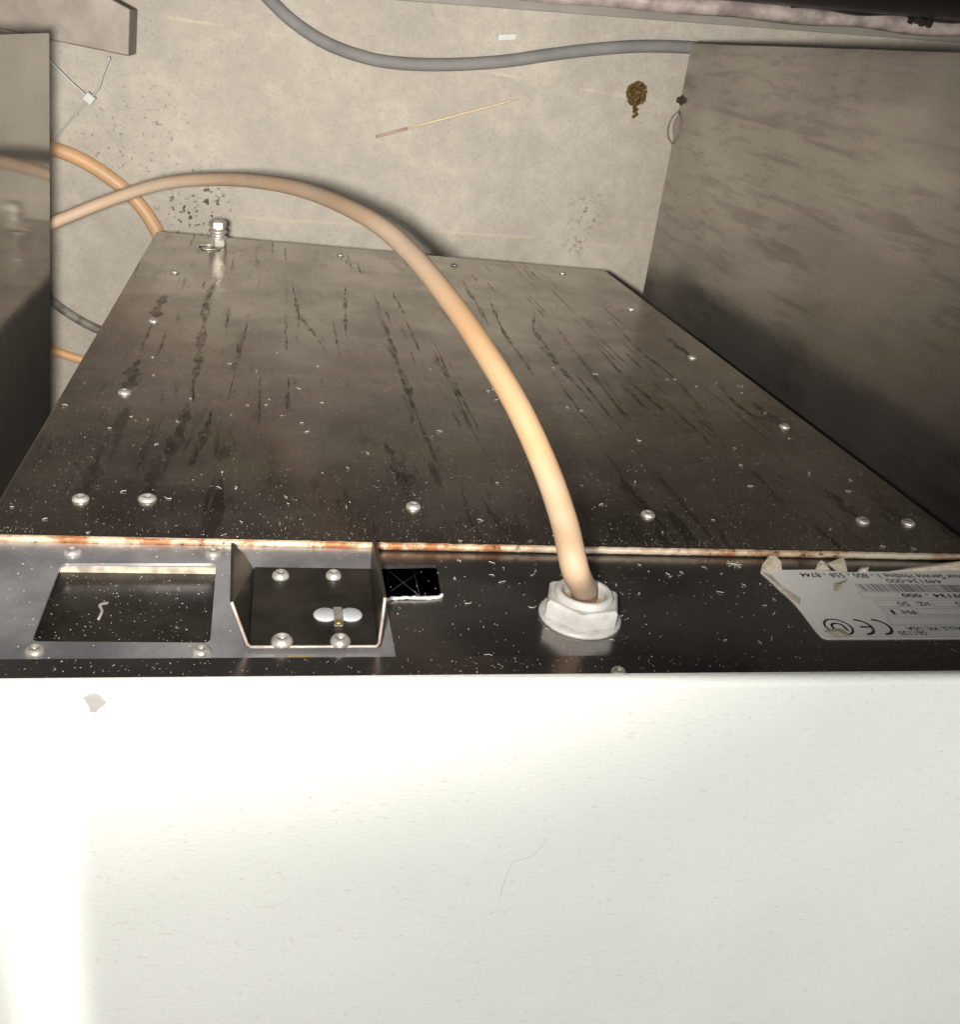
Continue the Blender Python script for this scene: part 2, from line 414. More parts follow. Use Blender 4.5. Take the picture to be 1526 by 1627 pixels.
# recessed strip carrying label, gland, bracket
def quad_px(l, y): return [xz(px, py, y) for px, py in l]
hole1 = rounded(quad_px([(600, 899), (694, 897), (702, 948), (606, 951)], YL), .0016)
ZL0 = on_y(763, 1050, YL).z
win = quad_px([(97, 893), (344, 893), (334, 1021), (50, 1019)], YL)
win = [(win[0][0], win[0][1]), (win[1][0], win[1][1]), (win[2][0], win[2][1]), (win[3][0], win[3][1])]
bm = bmesh.new()
back = [(p[0] + (.002 if i in (0, 3) else -.002) * -1, p[1]) for i, p in enumerate(win)]
prism_y(bm, [(XL, Z_SEAM - .012), (XR, Z_SEAM - .012), (XR, ZL0), (XL, ZL0)], [hole1, rounded(win, .003)], YL - .0016, YL)
done('label_strip', bm, 'strip', cab, bevel=0)
bm = bmesh.new(); prism_y(bm, [(XL, ZL0 + .0003), (XR, ZL0 + .0003), (XR, ZW - .0035), (XL, ZW - .0035)], [], YL - .0016, YL + .0022); done('top_lip', bm, 'strip', cab, bevel=.0007)

# cover plate with window on the left
YC = YL + .0013
a0 = xz(-60, 862, YC)[0]; a1 = xz(372, 862, YC)[0]
winc = rounded(quad_px([(97, 895), (344, 895), (334, 1021), (50, 1019)], YC), .0028)
zc0, zc1 = xz(200, 872, YC)[1], xz(200, 1049, YC)[1]
bm = bmesh.new(); prism_y(bm, [(XL + .001, zc0 - .004), (xz(612, 950, YC)[0], zc0 - .004), (xz(612, 950, YC)[0], zc1), (XL + .001, zc1)],
    [winc, rounded(quad_px([(604, 899), (650, 898), (650, 948), (606, 951)], YC), .0012)] if False else [winc], YL + .0001, YC)
cover = done('cover_plate', bm, 'cover', cab)
bm = bmesh.new(); wz = quad_px([(90, 885), (352, 885), (345, 1030), (40, 1030)], YL); prism_y(bm, wz, [], YL - .0055, YL - .0048); done('recessed_plate', bm, 'dark', cab)
bm = bmesh.new(); w0 = xz(99, 893, YL); w1 = xz(343, 893, YL); box(bm, (w0[0] - .002, YL - .0048, w0[1] - .0016), (w1[0] + .002, YL - .0017, w0[1] - .0002)); done('window_edge', bm, 'cream', cab)

def screw(px, py, y, rr, root, name='screw', hgt=.0026, mat='bright'):
    p = on_y(px, py, y); e = bmesh.new(); rr *= .88; hgt *= .85
    lathe(e, (p.x, y, p.z), [(rr, 0), (rr, hgt * .25), (rr * .93, hgt * .55), (rr * .7, hgt * .88), (rr * .42, hgt), (rr * .36, hgt * .2), (0, hgt * .15)], 20)
    return done(name, e, mat, root, True)
for px, py in [(278, 433), (244, 511), (198, 625), (128, 794), (657, 806), (1030, 819), (1371, 829), (1443, 832), (1247, 679), (1100, 569), (1003, 492), (894, 435), (722, 422), (541, 406)]:
    screw(px, py, 0, .0042, cab)
s = screw(234, 794, 0, .0046, cab); s['label'] = 'screw head tangled with lint'
for px, py in [(115, 878), (339, 880), (55, 1036), (320, 1036)]:
    screw(px, py, YC, .0040, cover, 'cover_screw')
screw(983, 1070, YL + .0022, .0034, cab, 'lip_screw')
bm = bmesh.new()                                            # crumpled metal curl in the window
p = on_y(156, 985, YL - .0047); tube(bm, catmull([p, p + Vector((.001, .002, -.003)), p + Vector((-.0002, .0028, -.006)), p + Vector((.0022, .002, -.009))], 6), .0006, 6); done('metal_curl', bm, 'bright', cab, True)

# open hole with torn rim, wires behind
bm = bmesh.new()
pts = [on_y(*q, YL + .0004) for q in [(610, 953), (640, 951), (670, 951), (697, 949), (703, 946)]]
tube(bm, [q + Vector((0, random.uniform(0, .0006), 0)) for q in catmull(pts, 5)], lambda t: .0005 + .0005 * random.random(), 7)
done('hole_rim', bm, 'nylon', cab, True)
bm = bmesh.new(); p = on_y(*(655, 925), YL - .0165); box(bm, (p.x - .04, YL - .0185, p.z - .03), (p.x + .04, YL - .0165, p.z + .03)); done('hole_backing', bm, 'black', cab)
for q0, q1 in [((618, 897), (614, 950)), ((655, 897), (668, 950)), ((608, 948), (672, 905)), ((612, 902), (668, 948))]:
    bm = bmesh.new(); tube(bm, [on_y(*q0, YL - .006), on_y(*q1, YL - .006)], .00026, 6); done('inner_wire', bm, 'dark', cab, True)

# folded bracket with splayed flanges
YB = YC + .0008
A = on_y(396, 1029, YB); B = on_y(600, 1030, YB); C = on_y(588, 906, YB); D = on_y(404, 906, YB)
zb1 = (A.z + B.z) / 2; zb0 = (C.z + D.z) / 2
def flange_top(px, py, z): return on_z(px, py, z)
A2 = on_z(371, 955, zb1); B2 = on_z(609, 948, zb1); D2 = on_z(372, 862, zb0); C2 = on_z(592, 853, zb0)
th = .0013
bm = bmesh.new()
def slab(bm, q, nrm):
    n_ = Vector(nrm).normalized() * th
    a = [bm.verts.new(v) for v in q]; c = [bm.verts.new(Vector(v) + n_) for v in q]
    bm.faces.new(a[::-1]); bm.faces.new(c)
    for i in range(4):
        j = (i + 1) % 4; bm.faces.new([a[i], a[j], c[j], c[i]])
xa, xb = (A.x + D.x) / 2 - .0, (B.x + C.x) / 2
slab(bm, [(A.x, YB, zb1), (B.x, YB, zb1), (C.x, YB, zb0), (D.x, YB, zb0)], (0, 1, 0))
br = done('bracket', bm, 'dark', cab, bevel=.0003)
for (p, q, q2, p2), sg in (((A, D, D2, A2), -1), ((B, C, C2, B2), 1)):
    bm = bmesh.new(); slab(bm, [(p.x, YB + .0002, zb1), (q.x, YB + .0002, zb0), (q2.x, q2.y, zb0), (p2.x, p2.y, zb1)], (sg, 0, 0)); done('flange', bm, 'dark', br, bevel=.0003)
bm = bmesh.new()
e = [Vector((A2.x - th * .5, A2.y, zb1 + .0006)), Vector((A.x - th * .3, YB + .001, zb1 + .0006)), Vector((B.x + th * .3, YB + .001, zb1 + .0006)), Vector((B2.x + th * .5, B2.y, zb1 + .0006))]
path = [e[0], e[0].lerp(e[1], .5), e[1].lerp(e[0], .08), e[1].lerp(e[2], .02)] + [e[1].lerp(e[2], t) for t in (.25, .5, .75, .98)] + [e[2].lerp(e[3], .08), e[2].lerp(e[3], .5), e[3]]
tube(bm, path, .00062, 8); done('cut_edge', bm, 'rawedge', br, True)
YBs = YB + th
for px, py, rr in [(446, 917, .0040), (530, 917, .0037), (448, 1021, .0046), (541, 1021, .0044)]:
    screw(px, py, YBs, rr, br, 'bracket_screw', .0034)
for px0 in (517, 557):
    bm = bmesh.new(); p = on_y(px0, 978, YBs); lathe(bm, (p.x, YBs, p.z), [(.0046, 0), (.0046, .0007), (.0038, .0012), (0, .0013)], 20); done('glue_blob', bm, 'milk', br, True)
bm = bmesh.new(); p = on_y(537, 985, YBs); box(bm, (p.x - .0017, YBs, p.z - .005), (p.x + .0017, YBs + .0030, p.z + .005)); done('latch', bm, 'nickel', br, bevel=.0005)
bm = bmesh.new(); p = on_y(538, 990, YBs + .003); lathe(bm, (p.x, YBs + .003, p.z), [(.0016, 0), (.0016, .0008), (0, .0012)], 8); done('rivet', bm, 'brass', br, True)
bm = bmesh.new(); p = on_y(475, 1046, YC); prism_y(bm, [(p.x - .006, p.z), (p.x - .002, p.z + .0018), (p.x + .006, p.z + .001), (p.x + .004, p.z - .0015), (p.x - .003, p.z - .0012)], [], YC + .0001, YC + .0003); done('residue', bm, 'yellow', cover)

# cable gland on the strip
G = on_y(921, 980, YL)
gl = bmesh.new(); lathe(gl, (G.x, YL, G.z), [(.0172, 0), (.0172, .0012), (.0160, .0018), (0.010, .0018)], 32); g0 = done('cable_gland', gl, 'nylon', cab, True)
g0['label'] = 'pale dusty plastic gland nut gripping the beige cord'
bm = bmesh.new(); lathe(bm, (G.x, YL, G.z), [(.0100, .0016), (.0158, .0016), (.0164, .0026), (.0164, .0088), (.0153, .0100), (.0100, .0100)], 6, rot=math.radians(12), close=False)
done('hex_nut', bm, 'nylon', g0, bevel=0)
bm = bmesh.new(); lathe(bm, (G.x, YL, G.z), [(.0118, .0095), (.0121, .0118), (.0113, .0128), (.0098, .0128), (.0090, .0120), (.0086, .006)], 32, close=False); done('collar', bm, 'nylon', g0, True)
bm = bmesh.new(); lathe(bm, (G.x, YL, G.z), [(.0088, .0074), (.003, .0074)], 24, close=False); done('inner_seal', bm, 'cord', g0)

# little nickel gland at the far end
g = on_y(346, 391, 0)
bm = bmesh.new(); lathe(bm, g, [(.0078, 0), (.0086, .001), (.0086, .0065), (.0078, .0075)], 6, rot=.3); sg = done('small_gland', bm, 'nickel', cab)
sg['label'] = 'ribbed nickel cable gland near the far edge'
bm = bmesh.new(); lathe(bm, g, [(.0066, .007), (.0092, .0078), (.0092, .0092), (.0070, .0098), (.0070, .0125), (.0088, .0132), (.0088, .0150), (.0068, .0156), (.0068, .018)], 24, close=False); done('rib', bm, 'nickel', sg, True)
bm = bmesh.new(); lathe(bm, g, [(.0070, .0178), (.0084, .0182), (.0084, .0228), (.0070, .0246), (0, .0248)], 6, rot=.1); done('cap_nut', bm, 'nickel', sg)
p = on_y(332, 394, .0004); bm = bmesh.new(); tube(bm, [p + Vector((math.cos(t) * .0105, .0005, math.sin(t) * .0105)) for t in [i * math.pi * 1.75 / 20 + 3.0 for i in range(21)]], .0009, 6); done('loose_ring', bm, 'nickel', cab, True)

# ------------------------------------------------------------------ rating label, its print reads from the floor side up
YP = YL + .00035
out = [(1209, 909), (1213, 901), (1222, 905), (1243, 905.5), (1300, 905), (1346, 909), (1363, 909), (1382, 908), (1430, 908), (1470, 905), (1526, 903), (1580, 903), (1660, 1014), (1314, 1015), (1305, 1011), (1298, 1004), (1285, 987), (1272, 970), (1262, 958), (1252, 948), (1237, 935), (1225, 923)]
bm = bmesh.new(); prism_y(bm, [xz(a, c, YP) for a, c in out], [], YL + .0001, YP); lab = done('rating_label', bm, 'paper', cab)
lab['label'] = 'white rating label with torn peeling lower edge'
bm = bmesh.new()
def flap(pts, lifts):
    vs = [bm.verts.new(on_y(a, c, YP) + Vector((0, l, 0))) for (a, c), l in zip(pts, lifts)]
    ce = sum((v.co for v in vs), Vector()) / len(vs); ce.y += .0006; cv = bm.verts.new(ce)
    for i in range(len(vs)): bm.faces.new([vs[i], vs[(i + 1) % len(vs)], cv])
flap([(1209, 909), (1211, 900), (1221, 891), (1230, 893), (1240, 898), (1243, 906), (1226, 910)], [.0001, .001, .003, .0035, .002, .0002, .0001])
flap([(1296, 905), (1299, 897), (1304, 895.5), (1313, 899), (1320, 906)], [.0001, .001, .002, .001, .0001])
flap([(1314, 898), (1338, 893), (1342, 899), (1347, 909), (1330, 908)], [.001, .003, .002, .0003, .0001])
flap([(1362, 909.5), (1367, 904.5), (1380, 904), (1379, 909)], [.0001, .001, .0012, .0001])
flap([(1410, 909), (1440, 905), (1475, 901.5), (1526, 899.5), (1580, 897), (1580, 905), (1470, 908)], [.0002, .0008, .0015, .003, .004, .0002, .0002])
flap([(1209, 909), (1225, 914), (1240, 931), (1254, 944), (1272, 951), (1271, 963), (1252, 950), (1237, 936), (1224, 923)], [.0004, .0004, .0004, .0004, .0003, .0005, .0005, .0006, .0008])
flap([(1310, 1004), (1325, 999), (1340, 1001), (1355, 1013), (1330, 1014)], [.0003] * 5)
flap([(1326, 928), (1340, 924), (1349, 920), (1343, 930), (1332, 941), (1326, 940)], [.0002] * 6)
done('torn_flap', bm, 'torn', lab)
YI = YP + .00012
def text_mesh(bm, s, pxl, pxr, pyb, pyt, bold=0):          # pxl/pxr: picture left/right ends; pyb: top of the letters is picture-bottom
    cu = bpy.data.curves.new('t', 'FONT'); cu.body = s; cu.resolution_u = 3; cu.offset = bold
    to = bpy.data.objects.new('t', cu); COL.objects.link(to)
    me = to.to_mesh(); xs = [v.co.x for v in me.vertices]; ys = [v.co.y for v in me.vertices]
    x0, x1, y0, y1 = min(xs), max(xs), min(ys), max(ys)
    pm = (pyb + pyt) / 2
    Xa = on_y(pxr, pm, YI).x; Xb = on_y(pxl, pm, YI).x; Z0 = on_y((pxl + pxr) / 2, pyt, YI).z; Z1 = on_y((pxl + pxr) / 2, pyb, YI).z
    vs = [bm.verts.new((Xa + (v.co.x - x0) / (x1 - x0) * (Xb - Xa), YI, Z0 + (v.co.y - y0) / (y1 - y0) * (Z1 - Z0))) for v in me.vertices]
    for p_ in me.polygons:
        try: bm.faces.new([vs[i] for i in p_.vertices])
        except ValueError: pass
    to.to_mesh_clear(); bpy.data.objects.remove(to)
bm = bmesh.new()
text_mesh(bm, 'Hour Service Hotline 1 - 800 - 558 - 8744', 1274, 1535, 918.5, 911.5, .008)
text_mesh(bm, '449134-000', 1410, 1496, 926.3, 920.5)
text_mesh(bm, '449134 - 000', 1434, 1545, 949, 943.5, .02)
text_mesh(bm, '50', 1427, 1445, 962.3, 956)
text_mesh(bm, 'HZ', 1460, 1477, 962.5, 956, .01)
text_mesh(bm, '0', 1520, 1528, 962.5, 956)
text_mesh(bm, '1', 1417, 1422, 975.8, 969)
text_mesh(bm, 'PH', 1436, 1455, 976, 969, .01)
text_mesh(bm, 'FALLS, WI, USA', 1441, 1534, 1001.5, 995, .01)
text_mesh(bm, '061130', 1429, 1473, 1009, 1002.5)
done('lettering', bm, 'ink', lab)
def arc_pts(cx, cy, rx, ry, a0, a1, n=30): return [(cx + rx * math.cos(math.radians(a0 + (a1 - a0) * i / n)), cy + ry * math.sin(math.radians(a0 + (a1 - a0) * i / n))) for i in range(n + 1)]
def stroke(bm, pts, w):                                     # flat ribbon on the label through picture points
    P = [on_y(a, c, YI) for a, c in pts]
    L = []; R_ = []
    for i, p in enumerate(P):
        t = (P[min(i + 1, len(P) - 1)] - P[max(i - 1, 0)]); n_ = Vector((t.z, 0, -t.x)).normalized() * w / 2
        L.append(bm.verts.new(p + n_)); R_.append(bm.verts.new(p - n_))
    for i in range(len(P) - 1): bm.faces.new([L[i], L[i + 1], R_[i + 1], R_[i]])
def circ(bm, cx, cy, rad, a0, a1, w, n=30, dx=0):           # arcs true round on the label; a = 0 towards the reading right
    c = on_y(cx, cy, YI); L = []; R_ = []
    for i in range(n + 1):
        t = math.radians(a0 + (a1 - a0) * i / n)
        for r_, l in ((rad - w / 2, L), (rad + w / 2, R_)): l.append(bm.verts.new((c.x - math.cos(t) * r_ + dx, YI, c.z + math.sin(t) * r_)))
    for i in range(n): bm.faces.new([L[i], L[i + 1], R_[i + 1], R_[i]])
bm = bmesh.new()
rc = abs(on_y(1364, 985, YI).x - on_y(1418, 985, YI).x) * .30
zr = (on_y(1390, 1008, YI).z - on_y(1390, 985, YI).z) / 2
zr = max(zr, .004)
circ(bm, 1396, 996, zr, 90, 270, zr * .22); circ(bm, 1367, 996, zr, 90, 270, zr * .22)
c = on_y(1367, 996, YI); v = [bm.verts.new(q) for q in [(c.x, YI, c.z - zr * .1), (c.x + zr * .9, YI, c.z - zr * .1), (c.x + zr * .9, YI, c.z + zr * .1), (c.x, YI, c.z + zr * .1)]]; bm.faces.new(v)
circ(bm, 1333, 996, zr * 1.06, 0, 360, zr * .17, 48)
circ(bm, 1333, 996, zr * .50, 170, 370, zr * .20, 24)
c = on_y(1333, 996, YI)
for sx in (-1, 1):
    v = [bm.verts.new((c.x + sx * zr * .5 + q[0], YI, c.z + q[1])) for q in [(-zr * .1, 0), (zr * .1, 0), (zr * .1, zr * .55), (-zr * .1, zr * .55)]]; bm.faces.new(v)
done('approval_mark', bm, 'ink', lab)
bm = bmesh.new()
def rect(l, r_, t, b_):
    for q in ([(l, t), (r_, t)], [(l + (b_ - t) * .75, b_), (r_, b_)], [(l, t), (l + (b_ - t) * .8, b_)]): stroke(bm, q, .00022)
rect(1365, 1600, 940.5, 950); rect(1390, 1454, 953.5, 964); rect(1478, 1600, 953.5, 964); rect(1403, 1429, 966.5, 977); rect(1455, 1600, 967, 977); rect(1409, 1620, 980.5, 993)
stroke(bm, [(1454, 953.5), (1461, 964)], .00022); stroke(bm, [(1429, 966.5), (1436, 977)], .00022)
done('form_box', bm, 'line', lab)
bm = bmesh.new()
xa_ = on_y(1365, 934, YI).x; xe = on_y(1590, 934, YI).x; zz0 = on_y(1450, 928.5, YI).z; zz1 = on_y(1450, 940, YI).z
xx = xa_; rng = random.Random(3)
while xx < xe:
    w = rng.choice([.0003, .0003, .0006, .0009]); v = [bm.verts.new(q) for q in [(xx, YI, zz0), (xx + w, YI, zz0), (xx + w, YI, zz1), (xx, YI, zz1)]]; bm.faces.new(v)
    xx += w + rng.choice([.0004, .0005, .0010])
done('barcode', bm, 'barink', lab)

# ------------------------------------------------------------------ pale foreground panel, seen nearly face on
ZW = H - .262
ye = on_z(763, 1086, ZW).y
bm = bmesh.new(); R0 = .0035
prof = [(ye - .62, 0)] + [(ye - R0 + R0 * math.sin(t), -R0 + R0 * math.cos(t)) for t in [i * math.pi / 2 / 8 for i in range(9)]] + [(ye, -.0045), (ye - .003, -.0045), (ye - .0035, -.0035), (ye - .62, -.0035)]
ends = []
ex0 = on_z(0, 1091, ZW); ex1 = on_z(1526, 1076, ZW); sl = (ex1.y - ex0.y) / (ex1.x - ex0.x); ym = on_z(763, 1084, ZW)
for X in (-.42, .62):
    dy = sl * (X - ym.x) + (ym.y - ye)
    ends.append([bm.verts.new((X, yy + (dy if yy > ye - .3 else 0), ZW + zz)) for yy, zz in prof])
n_ = len(prof)
for i in range(n_): bm.faces.new([ends[0][i], ends[1][i], ends[1][(i + 1) % n_], ends[0][(i + 1) % n_]])
bm.faces.new(ends[0]); bm.faces.new(ends[1][::-1])
wt = empty('top_cover', (.1, ye - .3, ZW), label='pale stippled enamel cover filling the foreground, brightly lit at its left', cat='cover')
done('cover_sheet', bm, 'white', wt)
def poly_z(pts, z, dz, name, mat, root):
    bm = bmesh.new(); P = [on_z(a, c, z) for a, c in pts]
    a = [bm.verts.new((p.x, p.y, z)) for p in P]; c = [bm.verts.new((p.x, p.y, z + dz)) for p in P]
    bm.faces.new(c); n = len(P)
    for i in range(n): bm.faces.new([a[i], a[(i + 1) % n], c[(i + 1) % n], c[i]])
    return done(name, bm, mat, root)
poly_z([(132, 1108), (143, 1102), (152, 1101), (160, 1105), (164, 1111), (170, 1115), (165, 1121), (157, 1126), (153, 1132), (143, 1131), (141, 1122), (136, 1114)], ZW + .0001, .00018, 'grey_mark', 'stain', wt)
bm = bmesh.new(); tube(bm, catmull([on_z(a, c, ZW + .0001) for a, c in [(869, 1332), (860, 1345), (848, 1358), (838, 1363), (826, 1366), (814, 1370), (808, 1385), (800, 1405), (795, 1428)]], 4), .00004, 5); done('hairline_crack', bm, 'crack', wt)

# ------------------------------------------------------------------ neighbours
XWR = .415
zr_b = H - 1.035
bm = bmesh.new(); box(bm, (XWR, -.45, zr_b), (XWR + .45, .240, H + .15)); 
for v in bm.verts:                                          # the top edge leans very slightly
    if v.co.y > .2 and v.co.z < H: v.co.y -= .004
nb = empty('metal_cabinet', (XWR + .2, -.1, zr_b), label='dark smeared stainless cabinet standing to the right of the gap', cat='cabinet')
done('side_wall', bm, 'side', nb, bevel=.0012)
for sy in (-.4, .10):
    bm = bmesh.new(); lathe(bm, (XWR + .25, sy, 0), [(.02, 0), (.02, .01), (.013, .02), (.013, zr_b - .001)], 14, (0, 0, 1)); done('foot', bm, 'bright', nb, True)
bm = bmesh.new(); p = on_z(1071, 158, zr_b); lathe(bm, (XWR + .004, p.y, zr_b + .004), [(.005, 0), (.005, .005), (.003, .006), (.003, .009)], 8, (-1, 0, 0)); done('bolt', bm, 'dark', nb)
bm = bmesh.new(); tube(bm, catmull([(XWR + .003, p.y - .006, zr_b + .003), (XWR - .006, p.y - .020, zr_b), (XWR - .006, p.y - .035, zr_b), (XWR + .004, p.y - .048, zr_b + .003)], 8), .0009, 8); done('wire_loop', bm, 'dark', nb, True)

XWL = -.143
ls = empty('polished_panel', (XWL, 0, H - .7), label='polished upright steel panel at the left, mirroring the cable gland', cat='panel')
zb = EYE.z - .70
bm = bmesh.new()
pf = [on_z(79, 40, zb), on_z(80, 760, zb)]
# profile in y-z, thickness towards -x
v0 = [(XWL, .1775, H - .7247), (XWL, -.40, H - .536), (XWL, -.40, H + .12), (XWL, .1775, H + .12)]
a = [bm.verts.new(q) for q in v0]; c = [bm.verts.new((q[0] - .0015, q[1], q[2])) for q in v0]
bm.faces.new(a); bm.faces.new(c[::-1])
for i in range(4): j = (i + 1) % 4; bm.faces.new([a[j], a[i], c[i], c[j]])
done('sheet', bm, 'mirror', ls)
bm = bmesh.new(); box(bm, (XWL - .40, -.40, H - .53), (XWL - .0020, .170, H + .10)); done('housing', bm, 'black', ls)

# steel beam end across the top left
zB = H - 1.16
poly = [on_z(a, c, zB) for a, c in [(-260, 8), (0, 46), (80, 64), (205, 90), (207, 15), (165, -8), (-260, -75)]]
bm = bmesh.new(); a = [bm.verts.new(p) for p in poly]; c = [bm.verts.new((p.x, p.y, p.z - .05)) for p in poly]
bm.faces.new(a); bm.faces.new(c[::-1])
for i in range(len(a)): j = (i + 1) % len(a); bm.faces.new([a[j], a[i], c[i], c[j]])
tag(done('steel_beam', bm, 'beam', bevel=.0012), 'stubby grey steel beam end jutting in at the top left', 'beam')
bm = bmesh.new()
# machine on the far side of the gap: black body with a pinkish lip
o0 = on_z(860, 2, H - 1.2); o1 = on_z(1390, 47, H - 1.2); dr = (o1 - o0).normalized(); nr = Vector((-dr.y, dr.x, 0))
opp = empty('opposite_appliance', o0 + dr * .2, label='black appliance with a pinkish lower lip at the top right', cat='appliance')
def obox(s0, s1, n0, n1, z0, z1):
    bm = bmesh.new(); q = [(o0 + dr * s + nr * n)[:2] for s, n in ((s0, n0), (s1, n0), (s1, n1), (s0, n1))]
    a = [bm.verts.new((p[0], p[1], z0)) for p in q]; c = [bm.verts.new((p[0], p[1], z1)) for p in q]
    bm.faces.new(a[::-1]); bm.faces.new(c)
    for i in range(4): j = (i + 1) % 4; bm.faces.new([a[i], a[j], c[j], c[i]])
    return bm
done('body', obox(-1.1, 1.0, .016, .5, H - 1.195, H + .35), 'blackface', opp, bevel=.003)
bm = bmesh.new()
lipP = [(o0 + dr * (-1.1 + 2.1 * i / 90) + nr * (.0085 + .0015 * math.sin(i * .9)) + Vector((0, 0, .004 + .0015 * math.sin(i * 1.7)))) for i in range(91)]
tube(bm, lipP, lambda t: .0098 + .0008 * math.sin(t * 70), 12); done('lip', bm, 'pink', opp, True)
bm = bmesh.new()
lipP = [(o0 + dr * (.30 + .5 * i / 30) + nr * (.020 + .002 * math.sin(i * .9)) + Vector((0, 0, .014))) for i in range(31)]
tube(bm, lipP, .006, 8); done('pipe', bm, 'dark', opp, True)
bm = bmesh.new(); p = on_z(1455, 42, H - 1.19)
for k in range(5): lathe(bm, p + Vector((.006 * k - .012, .002 * (k % 2), .004 * (k % 3))), [(0.001, 0), (.006, .002), (.005, .008), (0, .010)], 6, (.3, 1, .2))
done('hinge', bm, 'dark', opp)
for s in (-.9, -.1, .8):
    done('foot', obox(s, s + .04, .08, .12, 0, H - 1.196), 'shell', opp)
k0, k1 = on_z(620, 0, .006), on_z(1280, 50, .006); kd = (k1 - k0).normalized(); kn = Vector((-kd.y, kd.x, 0))  # low flat slab, darker grey than the floor beside it
bm = bmesh.new(); q = [(k0 + kd * s_ + kn * n_)[:2] for s_, n_ in ((-1, 0), (1.2, 0), (1.2, .6), (-1, .6))]
a = [bm.verts.new((p[0], p[1], 0.0005)) for p in q]; c = [bm.verts.new((p[0], p[1], .006)) for p in q]
bm.faces.new(c)
for i in range(4): j = (i + 1) % 4; bm.faces.new([a[i], a[j], c[j], c[i]])
tag(done('floor_band', bm, 'bandgrey', bevel=.001), kind='structure')

# ------------------------------------------------------------------ cords and cables
rc_ = .0053
cp = [(914, 905, .358), (897, 830, .366), (868, 745, .378), (825, 650, .392), (778, 570, .413), (722, 487, .45), (655, 405, .50), (590, 350, .55), (500, 308, .64), (420, 290, .715), (340, 285, .785), (255, 293, .83), (175, 318, .85), (90, 352, .85), (10, 386, .84), (-110, 440, .83), (-260, 520, .82)]
pts = [Vector((G.x, YL + .002, G.z)), Vector((G.x, YL + .012, G.z - .0004))] + [at(*q) for q in cp]
bm = bmesh.new(); tube(bm, catmull(pts, 10), rc_, 18)
tag(done('power_cord', bm, 'cord', smooth=True), 'thick beige cord arching from the plastic gland over the back panel to the left', 'cord')
def floor_cable(name, pts, rad, mat, label, cat='cable', z=None):
    bm = bmesh.new(); P = []
    for q in pts:
        zz = q[2] if len(q) > 2 else rad
        P.append(on_z(q[0], q[1], zz))
    tube(bm, catmull(P, 10), rad, 12); return tag(done(name, bm, mat, smooth=True), label, cat)
floor_cable('floor_cable', [(-120, 205), (0, 212), (82, 236), (130, 255), (180, 287), (215, 318), (243, 356), (262, 400), (275, 470), (280, 560)], .0092, 'orange', 'orange cable curving down across the concrete and under the beige cord')
floor_cable('floor_cable', [(-80, 540), (20, 545), (82, 557), (128, 571), (190, 580), (280, 570)], .0062, 'orange', 'short orange cable showing low beside the left edge of the machine')
floor_cable('grey_cable', [(330, -120), (380, -55), (425, -4), (470, 38), (525, 72), (590, 94), (650, 102), (720, 103), (800, 98), (870, 88), (945, 79), (1020, 74), (1100, 76), (1180, 84)], .0078, 'grey', 'grey cable sagging across the concrete at the top')
floor_cable('drain_hose', [(-60, 380), (20, 430), (82, 478), (112, 500), (148, 520), (190, 535), (260, 540)], .0062, 'hose', 'mottled dark hose just left of the machine', 'hose')

# cable tie
zt = .10
tie = empty('cable_tie', on_z(142, 157, zt), label='pale cable tie with a square head at the left under the beam', cat='cable tie')
def tstrip(pts):
    bm = bmesh.new(); tube(bm, catmull([on_z(a, c, z) for a, c, z in pts], 6), .0010, 6); done('strap', bm, 'tie', tie, True)
tstrip([(50, 70, zt + .01), (80, 98, zt), (110, 128, zt), (142, 157, zt)]); tstrip([(142, 157, zt), (112, 190, zt - .02), (82, 230, zt - .05), (60, 260, zt - .08)]); tstrip([(142, 157, zt), (156, 142, zt + .01), (164, 118, zt + .02), (174, 92, zt + .03)])
p = on_z(142, 157, zt); bm = bmesh.new(); box(bm, (-.0052, -.0052, -.004), (.0052, .0052, .004)); bmesh.ops.rotate(bm, verts=bm.verts[:], cent=(0, 0, 0), matrix=Matrix.Rotation(.9, 3, 'Z')); bmesh.ops.translate(bm, verts=bm.verts[:], vec=p); done('head', bm, 'tie', tie, bevel=.0008)

# ------------------------------------------------------------------ litter on the floor
a = on_z(597, 218, .0022); c = on_z(826, 157, .0018)
st = empty('wooden_skewer', a.lerp(c, .5), label='thin pale wooden skewer with a pinkish end lying on the concrete', cat='skewer')
k = a.lerp(c, .22)
bm = bmesh.new(); tube(bm, [k.lerp(c, t) for t in (0, .3, .7, .9, 1)], lambda t: .0017 if t < .8 else (.0015 if t < .95 else .0004), 8); done('shaft', bm, 'wood', st, True)
bm = bmesh.new(); tube(bm, [a, a.lerp(k, .5), k], .0018, 8); done('stained_end', bm, 'woodend', st, True)
bm = bmesh.new(); q = [on_z(x_, y_, 0.001) for x_, y_ in [(791, 55), (822, 54), (818, 64), (790, 65)]]
vv = [bm.verts.new(v_) for v_ in q] + [bm.verts.new(v_ + Vector((0, 0, .004))) for v_ in q]
bm.faces.new(vv[4:]); bm.faces.new(vv[:4][::-1])
for i in range(4): j = (i + 1) % 4; bm.faces.new([vv[i], vv[j], vv[4 + j], vv[4 + i]])
tag(done('plastic_chip', bm, 'tie', bevel=.0006), 'small clear oblong plastic chip on the concrete above the skewer', 'chip')
bm = bmesh.new(); p = on_z(1012, 150, .006)
for i in range(200):
    t = random.uniform(0, 6.28); rr = .0135 * math.sqrt(random.random())
    bmesh.ops.create_icosphere(bm, subdivisions=2, radius=random.uniform(.0010, .0030), matrix=Matrix.Translation(p + Vector((math.cos(t) * rr * .95, math.sin(t) * rr * 1.05, random.uniform(-.005, .003)))))
